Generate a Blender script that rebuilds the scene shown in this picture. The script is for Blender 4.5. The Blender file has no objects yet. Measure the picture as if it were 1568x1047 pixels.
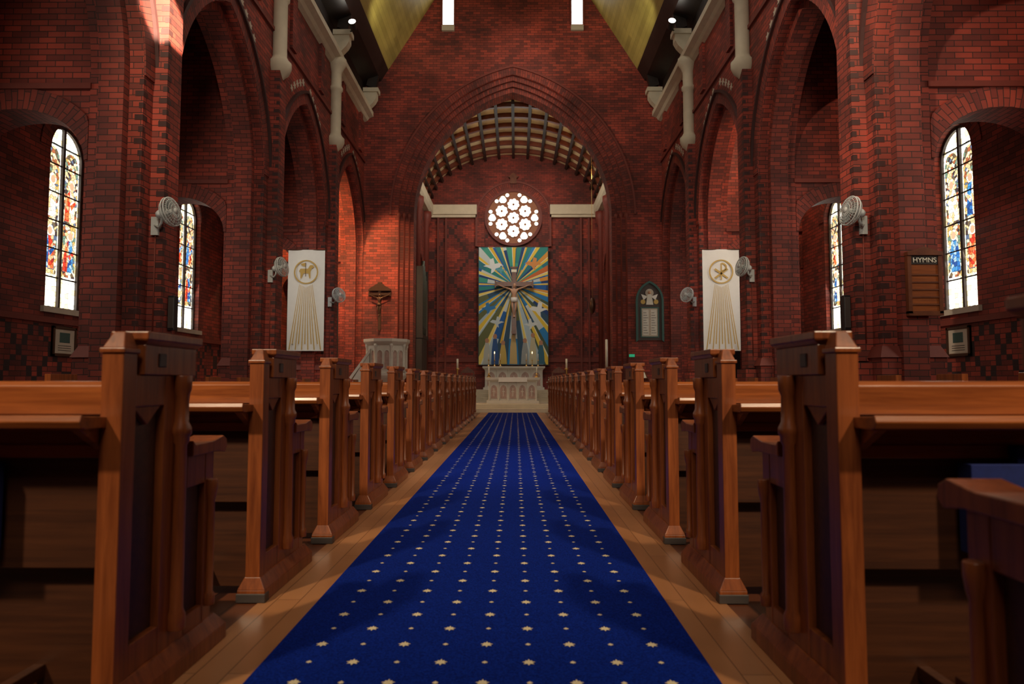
import bpy, bmesh, math, random
from mathutils import Matrix, Vector
random.seed(7)
S=bpy.context.scene
try:
    S.view_settings.view_transform='Standard'
    S.view_settings.look='None'
except Exception as e:
    print('view',e)
# ------------------------------------------------------------------ materials
def new_mat(name):
    m=bpy.data.materials.new(name); m.use_nodes=True
    nt=m.node_tree; b=nt.nodes['Principled BSDF']
    return m,nt,b
def N(nt,t,**kw):
    n=nt.nodes.new(t)
    for k,v in kw.items(): setattr(n,k,v)
    return n
def rgba(c): return (c[0],c[1],c[2],1)
def plain(name,col,rough=.5,metal=0,emit=None,es=0,noise=.12,nscale=8,coat=0):
    m,nt,b=new_mat(name)
    tc=N(nt,'ShaderNodeTexCoord'); nz=N(nt,'ShaderNodeTexNoise'); nz.inputs['Scale'].default_value=nscale
    nt.links.new(tc.outputs['Object'],nz.inputs['Vector'])
    mx=N(nt,'ShaderNodeMix',data_type='RGBA')
    mx.inputs[6].default_value=rgba([c*(1-noise) for c in col]); mx.inputs[7].default_value=rgba([min(1,c*(1+noise)) for c in col])
    nt.links.new(nz.outputs['Fac'],mx.inputs[0]); nt.links.new(mx.outputs[2],b.inputs['Base Color'])
    b.inputs['Roughness'].default_value=rough; b.inputs['Metallic'].default_value=metal
    if coat: b.inputs['Coat Weight'].default_value=coat
    if emit: b.inputs['Emission Color'].default_value=rgba(emit); b.inputs['Emission Strength'].default_value=es
    return m
def mathn(nt,op,a,bv=None,c=None):
    n=N(nt,'ShaderNodeMath',operation=op)
    for i,x in enumerate((a,bv,c)):
        if x is None: continue
        if hasattr(x,'links'): nt.links.new(x,n.inputs[i])
        else: n.inputs[i].default_value=x
    return n.outputs[0]
def brick(name,c1,c2,mortar,bw=.25,rh=.085,ms=.007,diaper=None,rough=.72,var=.5,bump=.5):
    m,nt,b=new_mat(name)
    tc=N(nt,'ShaderNodeTexCoord'); br=N(nt,'ShaderNodeTexBrick')
    nt.links.new(tc.outputs['UV'],br.inputs['Vector'])
    br.inputs['Color1'].default_value=rgba(c1); br.inputs['Color2'].default_value=rgba(c2); br.inputs['Mortar'].default_value=rgba(mortar)
    br.inputs['Scale'].default_value=1; br.inputs['Brick Width'].default_value=bw; br.inputs['Row Height'].default_value=rh
    br.inputs['Mortar Size'].default_value=ms; br.inputs['Mortar Smooth'].default_value=.3
    nz=N(nt,'ShaderNodeTexNoise'); nz.inputs['Scale'].default_value=.9; nz.inputs['Detail'].default_value=8
    nt.links.new(tc.outputs['Object'],nz.inputs['Vector'])
    mr=N(nt,'ShaderNodeMapRange'); mr.inputs[1].default_value=.3; mr.inputs[2].default_value=.7; mr.inputs[3].default_value=1-var; mr.inputs[4].default_value=1+var
    nt.links.new(nz.outputs['Fac'],mr.inputs[0])
    mul=N(nt,'ShaderNodeMix',data_type='RGBA',blend_type='MULTIPLY'); mul.inputs[0].default_value=1
    nt.links.new(br.outputs['Color'],mul.inputs[6]); nt.links.new(mr.outputs[0],mul.inputs[7])
    out=mul.outputs[2]
    if diaper:
        per,wid,dark,zmin,zmax,light=diaper
        sp=N(nt,'ShaderNodeSeparateXYZ'); nt.links.new(tc.outputs['UV'],sp.inputs[0])
        u=mathn(nt,'SNAP',sp.outputs[0],.125); v=mathn(nt,'SNAP',sp.outputs[1],rh)
        vs=mathn(nt,'MULTIPLY',v,.8)
        a=mathn(nt,'FRACT',mathn(nt,'DIVIDE',mathn(nt,'ADD',mathn(nt,'ADD',u,vs),100),per))
        c=mathn(nt,'FRACT',mathn(nt,'DIVIDE',mathn(nt,'ADD',mathn(nt,'SUBTRACT',u,vs),100),per))
        la=mathn(nt,'LESS_THAN',a,wid); lc=mathn(nt,'LESS_THAN',c,wid)
        l=mathn(nt,'MAXIMUM',la,lc)
        zr=mathn(nt,'MULTIPLY',mathn(nt,'GREATER_THAN',sp.outputs[1],zmin),mathn(nt,'LESS_THAN',sp.outputs[1],zmax))
        l=mathn(nt,'MULTIPLY',l,zr)
        if light:
            aa=mathn(nt,'ABSOLUTE',mathn(nt,'SUBTRACT',a,.5+wid/2)); cc=mathn(nt,'ABSOLUTE',mathn(nt,'SUBTRACT',c,.5+wid/2))
            h=mathn(nt,'MULTIPLY',mathn(nt,'LESS_THAN',mathn(nt,'MAXIMUM',aa,cc),.25),zr)
            m3=N(nt,'ShaderNodeMix',data_type='RGBA',blend_type='MULTIPLY'); nt.links.new(h,m3.inputs[0]); nt.links.new(out,m3.inputs[6]); m3.inputs[7].default_value=rgba(light)
            out=m3.outputs[2]
        m2=N(nt,'ShaderNodeMix',data_type='RGBA'); nt.links.new(l,m2.inputs[0]); nt.links.new(out,m2.inputs[6]); m2.inputs[7].default_value=rgba(dark)
        out=m2.outputs[2]
    nt.links.new(out,b.inputs['Base Color']); b.inputs['Roughness'].default_value=rough
    bp=N(nt,'ShaderNodeBump'); bp.inputs['Strength'].default_value=bump; bp.inputs['Distance'].default_value=.01
    inv=mathn(nt,'SUBTRACT',1.0,br.outputs['Fac']); nt.links.new(inv,bp.inputs['Height']); nt.links.new(bp.outputs[0],b.inputs['Normal'])
    return m
def wood(name,c1,c2,scale=(2,14,14),rough=.36,coat=.22,bump=.0):
    m,nt,b=new_mat(name)
    tc=N(nt,'ShaderNodeTexCoord'); mp=N(nt,'ShaderNodeMapping'); mp.inputs['Scale'].default_value=scale
    oi=N(nt,'ShaderNodeObjectInfo'); ad=N(nt,'ShaderNodeVectorMath',operation='ADD')
    sc=N(nt,'ShaderNodeVectorMath',operation='SCALE'); sc.inputs[3].default_value=37
    cmb=N(nt,'ShaderNodeCombineXYZ')
    for i in range(3): nt.links.new(oi.outputs['Random'],cmb.inputs[i])
    nt.links.new(cmb.outputs[0],sc.inputs[0]); nt.links.new(tc.outputs['Object'],mp.inputs[0]); nt.links.new(mp.outputs[0],ad.inputs[0]); nt.links.new(sc.outputs[0],ad.inputs[1])
    nz=N(nt,'ShaderNodeTexNoise'); nz.inputs['Scale'].default_value=1.6; nz.inputs['Detail'].default_value=9; nz.inputs['Roughness'].default_value=.65; nz.inputs['Distortion'].default_value=.3
    nt.links.new(ad.outputs[0],nz.inputs['Vector'])
    cr=N(nt,'ShaderNodeValToRGB'); cr.color_ramp.elements[0].position=.30; cr.color_ramp.elements[1].position=.70
    cr.color_ramp.elements[0].color=rgba(c1); cr.color_ramp.elements[1].color=rgba(c2)
    nt.links.new(nz.outputs['Fac'],cr.inputs[0]); nt.links.new(cr.outputs[0],b.inputs['Base Color'])
    b.inputs['Roughness'].default_value=rough; b.inputs['Coat Weight'].default_value=coat; b.inputs['Coat Roughness'].default_value=.2
    if bump:
        bp=N(nt,'ShaderNodeBump'); bp.inputs['Strength'].default_value=bump; bp.inputs['Distance'].default_value=.002; nt.links.new(nz.outputs['Fac'],bp.inputs['Height']); nt.links.new(bp.outputs[0],b.inputs['Normal'])
    return m
BR1,BR2,MO=(.33,.046,.025),(.13,.022,.015),(.045,.014,.010)
M={}
M['brick']=brick('red_brick',BR1,BR2,MO)
M['brick_dia']=brick('red_brick_diaper_dado',BR1,BR2,MO,diaper=(.8,.16,(.03,.014,.014),.2,2.0,None))
M['brick_choir']=brick('red_brick_lozenge',(.25,.034,.02),(.12,.020,.014),MO,diaper=(1.75,.075,(.06,.016,.013),2.2,8.2,(1.9,1.7,1.4)))
M['brick_ring']=brick('brick_voussoirs',(.27,.040,.022),(.11,.019,.014),MO,bw=.25,rh=.085)
M['brick_dark']=plain('dark_header_brick',(.05,.015,.013),.6)
M['mould']=plain('terracotta_moulding',(.17,.028,.017),.6)
M['stone']=plain('cream_stone',(.62,.54,.40),.7,noise=.15,nscale=4)
M['white_stone']=plain('pale_marble',(.66,.62,.54),.5,noise=.12,nscale=5)
M['pink_stone']=plain('veined_marble_panel',(.45,.30,.25),.4,noise=.4,nscale=9)
M['pew']=wood('varnished_oak_upright',(.13,.028,.007),(.34,.088,.021),(20,20,1.4),bump=.3)
M['pewx']=wood('varnished_oak_board',(.16,.038,.009),(.40,.110,.025),(1.1,26,26),rough=.30,bump=.3)
M['pewdark']=wood('shaded_oak_board',(.035,.010,.004),(.085,.025,.008),(1.1,26,26),rough=.45,coat=.05)  # oak darkened in colour to stand for shade below shelf, seat and in recesses
M['iron']=plain('iron_shoe',(.07,.055,.05),.5,.3)
M['gold']=plain('gold_motif',(.66,.55,.34),.8)
M['brass']=plain('brass',(.75,.50,.18),.28,1)
M['black']=plain('black_paint',(.012,.012,.013),.4)
M['darkwood']=wood('dark_roof_timber',(.010,.006,.005),(.025,.013,.009),(2,2,2),rough=.5,coat=.1)
M['ribwood']=wood('reddish_rib_timber',(.09,.016,.007),(.17,.034,.012),(3,3,3),rough=.4,coat=.2)
M['gildpanel']=plain('gilded_vault_panel',(.78,.62,.36),.5,noise=.2,nscale=3)
M['tracery']=plain('terracotta_tracery',(.34,.12,.05),.6)
M['white']=plain('white_plastic',(.55,.57,.56),.35)
M['greyblade']=plain('grey_fan_blade',(.25,.28,.28),.4)
M['cloth']=plain('white_banner_cloth',(.82,.80,.76),.9,noise=.04)
M['goldcloth']=plain('gold_applique',(.55,.36,.10),.7)
M['candle']=plain('candle_wax',(.85,.80,.66),.5)
M['flame']=plain('flame',(1,.7,.3),.5,emit=(1,.62,.22),es=9)
M['lamp']=plain('lamp_lens',(1,1,.95),.5,emit=(1,.93,.8),es=14)
M['bronze']=plain('dark_bronze',(.10,.05,.03),.4,.7)
M['verdigris']=plain('verdigris_metal',(.05,.11,.10),.45,.4)
M['pipe']=plain('dull_pipe_metal',(.10,.11,.09),.4,.7)
M['flesh']=plain('painted_corpus',(.60,.34,.22),.5)
M['crosswood']=wood('cross_wood',(.10,.025,.010),(.19,.055,.018),(5,5,5))
M['leaf']=plain('leaf_green',(.04,.12,.03),.6,noise=.5)
M['petal']=plain('white_petals',(.8,.76,.7),.6)
M['bluefab']=plain('blue_hassock_fabric',(.004,.012,.10),.9,noise=.3,nscale=60)
M['sill']=plain('window_stone_sill',(.5,.42,.33),.7)
M['darkframe']=plain('window_lead_frame',(.06,.04,.035),.6)
M['sign']=plain('green_exit_sign',(.02,.3,.12),.5,emit=(.05,.7,.35),es=.3)
m,nt,b=new_mat('painted_colours'); at=N(nt,'ShaderNodeAttribute'); at.attribute_name='Col'; nt.links.new(at.outputs['Color'],b.inputs['Base Color']); b.inputs['Roughness'].default_value=.65; M['paint']=m
def planks(name,c1,c2,mortar,bw,rh,rough,rot=False):
    m=brick(name,c1,c2,mortar,bw=bw,rh=rh,ms=.0025,rough=rough,var=.25,bump=.15)
    nt=m.node_tree
    if rot:
        br=[n for n in nt.nodes if n.type=='TEX_BRICK'][0]; tc=[n for n in nt.nodes if n.type=='TEX_COORD'][0]
        mp=N(nt,'ShaderNodeMapping'); mp.inputs['Rotation'].default_value=(0,0,math.pi/2)
        nt.links.new(tc.outputs['UV'],mp.inputs[0]); nt.links.new(mp.outputs[0],br.inputs['Vector'])
    return m
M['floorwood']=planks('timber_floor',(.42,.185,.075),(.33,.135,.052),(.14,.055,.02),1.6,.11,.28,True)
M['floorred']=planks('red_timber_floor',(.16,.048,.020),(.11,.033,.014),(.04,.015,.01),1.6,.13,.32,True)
M['boards']=planks('lime_washed_ceiling_boards',(.46,.36,.10),(.36,.28,.075),(.12,.09,.03),4,.16,.5)
m,nt,b=new_mat('blue_carpet'); tc=N(nt,'ShaderNodeTexCoord'); nz=N(nt,'ShaderNodeTexNoise'); nz.inputs['Scale'].default_value=140; nz.inputs['Detail'].default_value=3
nt.links.new(tc.outputs['Object'],nz.inputs['Vector']); cr=N(nt,'ShaderNodeValToRGB'); cr.color_ramp.elements[0].color=(.0008,.006,.085,1); cr.color_ramp.elements[1].color=(.003,.021,.24,1)
cr.color_ramp.elements[0].position=.3; cr.color_ramp.elements[1].position=.7
nt.links.new(nz.outputs['Fac'],cr.inputs[0]); nt.links.new(cr.outputs[0],b.inputs['Base Color']); b.inputs['Roughness'].default_value=1
b.inputs['Specular IOR Level'].default_value=.08; M['carpet']=m
def glass(name,stops,scale,strength,lead=.03,rnd=1.0):
    m,nt,b=new_mat(name)
    tc=N(nt,'ShaderNodeTexCoord')
    v1=N(nt,'ShaderNodeTexVoronoi',voronoi_dimensions='2D'); v1.inputs['Scale'].default_value=scale; v1.inputs['Randomness'].default_value=rnd
    v2=N(nt,'ShaderNodeTexVoronoi',voronoi_dimensions='2D',feature='DISTANCE_TO_EDGE'); v2.inputs['Scale'].default_value=scale; v2.inputs['Randomness'].default_value=rnd
    nt.links.new(tc.outputs['UV'],v1.inputs['Vector']); nt.links.new(tc.outputs['UV'],v2.inputs['Vector'])
    sp=N(nt,'ShaderNodeSeparateColor'); nt.links.new(v1.outputs['Color'],sp.inputs[0])
    cr=N(nt,'ShaderNodeValToRGB'); cr.color_ramp.interpolation='CONSTANT'
    els=cr.color_ramp.elements
    for i,c in enumerate(stops):
        p=i/len(stops)
        e=els[i] if i<2 else els.new(p)
        e.position=p; e.color=rgba(c)
    nt.links.new(sp.outputs[0],cr.inputs[0])
    g=mathn(nt,'GREATER_THAN',v2.outputs['Distance'],lead)
    es=mathn(nt,'MULTIPLY',g,strength)
    nt.links.new(cr.outputs[0],b.inputs['Emission Color']); nt.links.new(es,b.inputs['Emission Strength'])
    b.inputs['Base Color'].default_value=(.01,.01,.012,1); b.inputs['Roughness'].default_value=.3
    return m
M['sg_fig']=glass('stained_glass_canopy_work',[(.12,.16,.24),(.80,.58,.30),(.40,.12,.05),(1,.82,.5),(.16,.25,.18),(.75,.55,.28),(1,.88,.62),(.16,.11,.06),(.6,.4,.12),(.06,.04,.04)],17,1.7,lead=.045)
M['sg_red']=glass('stained_glass_ruby',[(.60,.04,.02),(.35,.02,.015),(.7,.14,.04),(.8,.4,.2)],14,1.9,lead=.04)
M['sg_blue']=glass('stained_glass_blue',[(.03,.15,.42),(.06,.25,.5),(.02,.07,.24),(.35,.5,.6)],14,1.8,lead=.04)
M['sg_wht']=glass('stained_glass_white_robe',[(.95,.85,.62),(.75,.6,.4),(1,.92,.78),(.65,.42,.2)],14,2.2,lead=.04)
M['sg_skin']=plain('stained_glass_flesh',(.3,.2,.15),.5,emit=(.8,.46,.28),es=1.3)
M['sg_pale']=glass('pale_quarry_glass',[(1,.95,.78),(.97,.86,.60),(.85,.88,.78),(1,.93,.8),(.7,.55,.25)],11,3.6,lead=.035,rnd=.35)
M['sg_rose']=glass('rose_window_glass',[(1,1,.92),(.92,1,.92),(1,.95,.7),(.65,.78,.75),(1,1,1)],5,2.4,lead=.012)
M['daylight']=plain('daylight_glazing',(1,1,1),.4,emit=(1,.97,.9),es=4)
# ------------------------------------------------------------------ mesh builder
class MB:
    def __init__(s): s.v=[];s.f=[];s.mi=[];s.uv=[];s.col=[];s.sm=[];s.mats=[];s.M=Matrix()
    def mat(s,name):
        mm=M[name]
        if mm not in s.mats: s.mats.append(mm)
        return s.mats.index(mm)
    def V(s,p): s.v.append(tuple(s.M@Vector(p))); return len(s.v)-1
    def F(s,idx,m,uv=None,col=None,sm=False):
        s.f.append(tuple(idx)); s.mi.append(s.mat(m)); s.uv.append(uv); s.col.append(col); s.sm.append(sm)
    def box(s,x0,x1,y0,y1,z0,z1,m,col=None):
        i=[s.V(p) for p in ((x0,y0,z0),(x1,y0,z0),(x1,y1,z0),(x0,y1,z0),(x0,y0,z1),(x1,y0,z1),(x1,y1,z1),(x0,y1,z1))]
        for f in ((0,3,2,1),(4,5,6,7),(0,1,5,4),(1,2,6,5),(2,3,7,6),(3,0,4,7)): s.F([i[k] for k in f],m,col=col)
    def frus(s,b,t,z0,z1,m):
        i=[s.V(p) for p in ((b[0],b[2],z0),(b[1],b[2],z0),(b[1],b[3],z0),(b[0],b[3],z0),(t[0],t[2],z1),(t[1],t[2],z1),(t[1],t[3],z1),(t[0],t[3],z1))]
        for f in ((0,3,2,1),(4,5,6,7),(0,1,5,4),(1,2,6,5),(2,3,7,6),(3,0,4,7)): s.F([i[k] for k in f],m)
    def ext(s,pts,ax,a0,a1,m,col=None,caps=True):
        def P(p,a): return {'x':(a,p[0],p[1]),'y':(p[0],a,p[1]),'z':(p[0],p[1],a)}[ax]
        n=len(pts); A=[s.V(P(p,a0)) for p in pts]; B=[s.V(P(p,a1)) for p in pts]
        if caps: s.F(A,m,col=col); s.F(B[::-1],m,col=col)
        t=0
        for i in range(n):
            j=(i+1)%n; L=math.dist(pts[i],pts[j])
            uv=None
            if ax!='z':
                uv=[(a0,t),(a0,t+L),(a1,t+L),(a1,t)] if abs(pts[i][0]-pts[j][0])>1e-4 else [(a0,pts[i][1]),(a0,pts[j][1]),(a1,pts[j][1]),(a1,pts[i][1])]
            t+=L
            s.F([A[i],A[j],B[j],B[i]],m,uv=uv,col=col)
    def lathe(s,prof,c,m,seg=16,sm=True,phase=0):
        n=seg; rows=[]
        for r,z in prof:
            rows.append([s.V((c[0]+r*math.cos(phase+2*math.pi*k/seg),c[1]+r*math.sin(phase+2*math.pi*k/seg),c[2]+z)) for k in range(n)])
        for i in range(len(rows)-1):
            for k in range(seg):
                k2=(k+1)%n
                s.F([rows[i][k],rows[i][k2],rows[i+1][k2],rows[i+1][k]],m,sm=sm)
        s.F(rows[0][::-1],m); s.F(rows[-1],m)
    def tube(s,pts,r,m,seg=8,closed=False,col=None):
        pts=[Vector(p) for p in pts]; n=len(pts); rs=r if isinstance(r,(list,tuple)) else [r]*n
        rows=[]
        for i,p in enumerate(pts):
            if closed: d=pts[(i+1)%n]-pts[i-1]
            else: d=pts[min(i+1,n-1)]-pts[max(i-1,0)]
            d.normalize(); up=Vector((0,0,1)) if abs(d.z)<.9 else Vector((0,1,0))
            a=d.cross(up).normalized(); b2=d.cross(a)
            rows.append([s.V(p+rs[i]*(math.cos(2*math.pi*k/seg)*a+math.sin(2*math.pi*k/seg)*b2)) for k in range(seg)])
        R=n if closed else n-1
        for i in range(R):
            q=rows[(i+1)%n]
            for k in range(seg): s.F([rows[i][k],rows[i][(k+1)%seg],q[(k+1)%seg],q[k]],m,sm=True,col=col)
        if not closed: s.F(rows[0][::-1],m,col=col); s.F(rows[-1],m,col=col)
    def ball(s,c,r,m,seg=12,sc=(1,1,1)):
        old=s.M; s.M=s.M@Matrix.Translation(c)@Matrix.Diagonal((sc[0],sc[1],sc[2],1))
        s.lathe([(max(.001,r*math.sin(math.pi*i/8)),-r*math.cos(math.pi*i/8)) for i in range(9)],(0,0,0),m,seg); s.M=old
    def band(s,pin,pout,ax,a0,a1,m,closed=False):
        def P(p,a): return {'x':(a,p[0],p[1]),'y':(p[0],a,p[1])}[ax]
        n=len(pin); I0=[s.V(P(p,a0)) for p in pin];I1=[s.V(P(p,a1)) for p in pin];O0=[s.V(P(p,a0)) for p in pout];O1=[s.V(P(p,a1)) for p in pout]
        t=0
        for i in range(n if closed else n-1):
            j=(i+1)%n
            L=(math.dist(pin[i],pin[j])+math.dist(pout[i],pout[j]))/2; w=math.dist(pin[i],pout[i])
            s.F([I0[i],I0[j],O0[j],O0[i]],m,uv=[(0,t),(0,t+L),(w,t+L),(w,t)])
            s.F([I1[i],O1[i],O1[j],I1[j]],m,uv=[(0,t),(w,t),(w,t+L),(0,t+L)])
            s.F([I0[i],I1[i],I1[j],I0[j]],m,uv=[(a0,t),(a1,t),(a1,t+L),(a0,t+L)])
            s.F([O0[i],O0[j],O1[j],O1[i]],m,uv=[(a0,t),(a0,t+L),(a1,t+L),(a1,t)])
            t+=L
        if not closed:
            s.F([I0[0],O0[0],O1[0],I1[0]],m); s.F([I0[-1],I1[-1],O1[-1],O0[-1]],m)
    def mesh(s,name):
        me=bpy.data.meshes.new(name); me.from_pydata(s.v,[],s.f)
        for mm in s.mats: me.materials.append(mm)
        anyc=any(c is not None for c in s.col)
        if anyc: me.color_attributes.new('Col','FLOAT_COLOR','CORNER')
        me.uv_layers.new(name='UVMap')
        uvs=[0.0]*(2*len(me.loops)); cols=[0.0]*(4*len(me.loops))
        for p in me.polygons:
            p.material_index=s.mi[p.index]; p.use_smooth=s.sm[p.index]
            u=s.uv[p.index]; nrm=p.normal
            ax=max(range(3),key=lambda q:abs(nrm[q])); cc=s.col[p.index] or (.5,.5,.5)
            for k,li in enumerate(p.loop_indices):
                if u: uu=u[k]
                else:
                    co=me.vertices[me.loops[li].vertex_index].co
                    uu=((co.y,co.z),(co.x,co.z),(co.x,co.y))[ax]
                uvs[2*li]=uu[0]; uvs[2*li+1]=uu[1]
                if anyc: cols[4*li:4*li+4]=[cc[0],cc[1],cc[2],1.0]
        me.uv_layers['UVMap'].data.foreach_set('uv',uvs)
        if anyc: me.color_attributes['Col'].data.foreach_set('color',cols)
        bm=bmesh.new(); bm.from_mesh(me); bmesh.ops.recalc_face_normals(bm,faces=bm.faces); bm.to_mesh(me); bm.free()
        return me
    def obj(s,name,parent=None,loc=None,bevel=0):
        o=bpy.data.objects.new(name,s.mesh(name)); S.collection.objects.link(o)
        if parent: o.parent=parent
        if loc: o.location=loc
        if bevel: addbev(o,bevel)
        return o
def addbev(o,w):
    b=o.modifiers.new('bevel','BEVEL'); b.width=w; b.segments=2; b.limit_method='ANGLE'; b.angle_limit=math.radians(40)
def empty(name,loc=(0,0,0)):
    e=bpy.data.objects.new(name,None); e.location=loc; S.collection.objects.link(e); e.empty_display_size=.2; return e
def parch(w,s,c,n=20,uc=0):
    R=w+c; ap=math.acos(c/R); L=[]
    for i in range(n+1):
        a=ap*i/n; L.append((uc+c-R*math.cos(a),s+R*math.sin(a)))
    return L+[(2*uc-x,z) for x,z in L[:-1]][::-1]
def earch(w,s,r,n=24,uc=0):
    return [(uc-w*math.cos(math.pi*i/n),s+r*math.sin(math.pi*i/n)) for i in range(n+1)]
def wallpieces(mb,u0,u1,z0,z1,ops,ax,a0,a1,m):
    pieces=[]; carry=[(u0,z1),(u0,z0)]
    for uc,zb,ar in ops:
        k=len(ar)//2; left=ar[:k+1]; right=ar[k:]
        poly=list(carry)
        poly+= ([(uc,z0),(uc,zb)] if zb>z0+1e-6 else [])
        poly+=[(left[0][0],zb)]+left+[(uc,z1)]
        pieces.append(poly)
        carry=[(uc,z1)]+right+[(right[-1][0],zb)]
        if zb>z0+1e-6: carry+=[(uc,zb),(uc,z0)]
    pieces.append(carry+[(u1,z0),(u1,z1)])
    for p in pieces:
        q=[]
        for a in p:
            if not q or math.dist(a,q[-1])>1e-6: q.append(a)
        mb.ext(q,ax,a0,a1,m)
circ=lambda cx,cz_,r,n=32:[(cx+r*math.cos(2*math.pi*i/n),cz_+r*math.sin(2*math.pi*i/n)) for i in range(n)]
# ------------------------------------------------------------------ dims
NX=5.1; PX=5.85; OX=7.9; YW=-4.0; YC=23.0; YE=30.0
PD=.9
PK=[-4.35,.2,4.75,9.3,13.85,18.4]
BAYS=[(PK[i]+PD,(PK[i+1] if i+1<len(PK) else YC)) for i in range(len(PK))]
# ------------------------------------------------------------------ floor
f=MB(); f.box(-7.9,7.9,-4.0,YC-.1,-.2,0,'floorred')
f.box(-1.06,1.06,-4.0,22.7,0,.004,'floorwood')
f.obj('floor')
c=MB(); c.box(-.785,.785,-3.9,22.55,.005,.017,'carpet')
def fleur(mb,x,y,s,m,z):
    pts=[(0,-1),(.22,-.45),(.8,-.6),(.55,-.15),(1,.1),(.55,.25),(.45,.6),(.2,.45),(0,1),(-.2,.45),(-.45,.6),(-.55,.25),(-1,.1),(-.55,-.15),(-.8,-.6),(-.22,-.45)]
    mb.F([mb.V((x+a*s*.85,y+b*s,z)) for a,b in pts],m)
r=0; y=-1.0
while y<22.4:
    off=.155 if r%2 else 0
    for k in range(-3,4):
        x=k*.31+off
        if abs(x)<.75: fleur(c,x,y,.028,'gold',.0185)
        xs=x+.155
        if abs(xs)<.76: fleur(c,xs,y,.014,'gold',.0185)
    r+=1; y+=.165
c.obj('aisle_carpet_runner')
# ------------------------------------------------------------------ nave arcade walls
def dark_quoins(mb,xa,xb,y0,z0,z1):
    z=z0; k=0
    while z<z1:
        w_=.055 if k%2 else .11
        x0,x1=(xa,xa+(w_ if xb>xa else -w_))
        mb.box(min(x0,x1)-.003,max(x0,x1)+.003,y0-.003,y0+w_,z,z+.078,'brick_dark'); z+=.17; k+=1
AW=(PK[3]-PK[2]-PD)/2; AS=5.3; AC=.94
for side,sg in (('left',-1),('right',1)):
    w=MB()
    ops=[((a+b2)/2,0,parch(AW,AS,AC,uc=(a+b2)/2)) for a,b2 in BAYS if a>-3]
    wallpieces(w,YW,YC,0,10.9,ops,'x',sg*NX,sg*PX,'brick')
    for (a,b2) in BAYS:
        if a<-3: continue
        uc=(a+b2)/2
        iw=parch(AW-.14,AS,AC,uc=uc); ow=parch(AW+.0,AS,AC,uc=uc)
        iw=[(iw[0][0],0)]+iw+[(iw[-1][0],0)]; ow=[(ow[0][0],0)]+ow+[(ow[-1][0],0)]
        w.band(iw,ow,'x',sg*(NX+.2),sg*(PX-.2),'brick_ring')
        w.band(parch(AW+.005,AS,AC,uc=uc),parch(AW+.26,AS,AC,uc=uc),'x',sg*(NX-.02),sg*(NX+.05),'brick_ring')
        w.band(parch(AW+.26,AS,AC,uc=uc),parch(AW+.32,AS,AC,uc=uc),'x',sg*(NX-.07),sg*(NX+.05),'brick_dark')
        for t in (-5,-4,-3,-2,-1,1,2,3,4,5):
            R=AW+AC+.50; ang=math.acos(AC/(R))-abs(t)*.075-.02
            yy=uc+(1 if t>0 else -1)*(R*math.cos(ang)-AC); zz=AS+R*math.sin(ang)
            w.ext([(yy+.10*math.cos(q*math.pi/6)*(1 if q%2 else .5),zz+.10*math.sin(q*math.pi/6)*(1 if q%2 else .5)) for q in range(12)],'x',sg*(NX-.012),sg*(NX+.02),'sill')
        for d in (-1.15,1.15):
            w.box(min(sg*NX,sg*(NX-.07)),max(sg*NX,sg*(NX-.07)),uc+d-.16,uc+d+.16,8.7,10.0,'brick')
    w.box(min(sg*NX,sg*(NX-.05)),max(sg*NX,sg*(NX-.05)),YW,YC,8.52,8.60,'mould')
    w.obj('wall_'+side)
    t=MB(); t.ext([(sg*NX,9.95),(sg*(NX-.10),10.0),(sg*(NX-.16),10.08),(sg*(NX-.30),10.14),(sg*(NX-.30),10.30),(sg*NX,10.30)],'y',YW,YC,'stone')
    t.obj('trim_cornice_'+side)
    for i,p in enumerate(PK):
        if p<0: continue
        q=MB(); yc=p+PD/2
        q.frus(sorted((sg*(NX-.06),sg*(PX+.06)))+[p-.08,p+PD+.08],sorted((sg*(NX-.06),sg*(PX+.06)))+[p-.08,p+PD+.08],0,1.34,'brick')
        q.frus(sorted((sg*(NX-.09),sg*(PX+.08)))+[p-.11,p+PD+.11],sorted((sg*(NX-.02),sg*(PX+.02)))+[p-.02,p+PD+.02],1.34,1.50,'mould')
        x0,x1=sorted((sg*(NX-.20),sg*(NX+.02)))
        q.box(x0,x1,yc-.20,yc+.20,1.3,7.62,'brick')
        q.box(*sorted((sg*(NX-.28),sg*NX)),yc-.28,yc+.28,0,1.28,'brick')
        dark_quoins(q,sg*(NX-.20),sg*NX,yc-.20,1.6,7.5)
        dark_quoins(q,sg*NX,sg*PX,p,1.6,5.3)
        q.lathe([(.05,7.45),(.12,7.55),(.20,7.62),(.25,7.74),(.25,7.86),(.19,7.92),(.15,8.0),(.15,9.2),(.19,9.25),(.19,9.32),(.15,9.38),(.15,9.75),(.22,9.9),(.28,10.0),(.28,10.14)],(sg*(NX-.12),yc,0),'stone',20)
        q.obj('brick_pillar')
    for p in [x+PD/2 for x in PK if x>0]+[YC-.35]:
        q=MB()
        q.ext([(sg*(NX-.05),10.3),(sg*(NX-.25),10.3),(sg*(NX-.42),10.48),(sg*(NX-.50),10.62),(sg*(NX-.50),10.80),(sg*(NX-.05),10.80)],'y',p-.14,p+.14,'stone')
        q.ext([(sg*(NX-.05),10.80),(sg*(NX-.56),10.80),(sg*(NX-.56),10.94),(sg*(NX-.05),10.94)],'y',p-.19,p+.19,'stone')
        pin=[];pout=[]
        for k in range(13):
            a=k/12; X=4.66-3.2*a**1.25; Z=10.94+5.0*a**.85
            pin.append((sg*X,Z-.0)); pout.append((sg*(X+.30),Z+.12))
        q.band(pin,pout,'y',p-.10,p+.10,'darkwood')
        q.obj('roof_truss_bracket')
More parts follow.
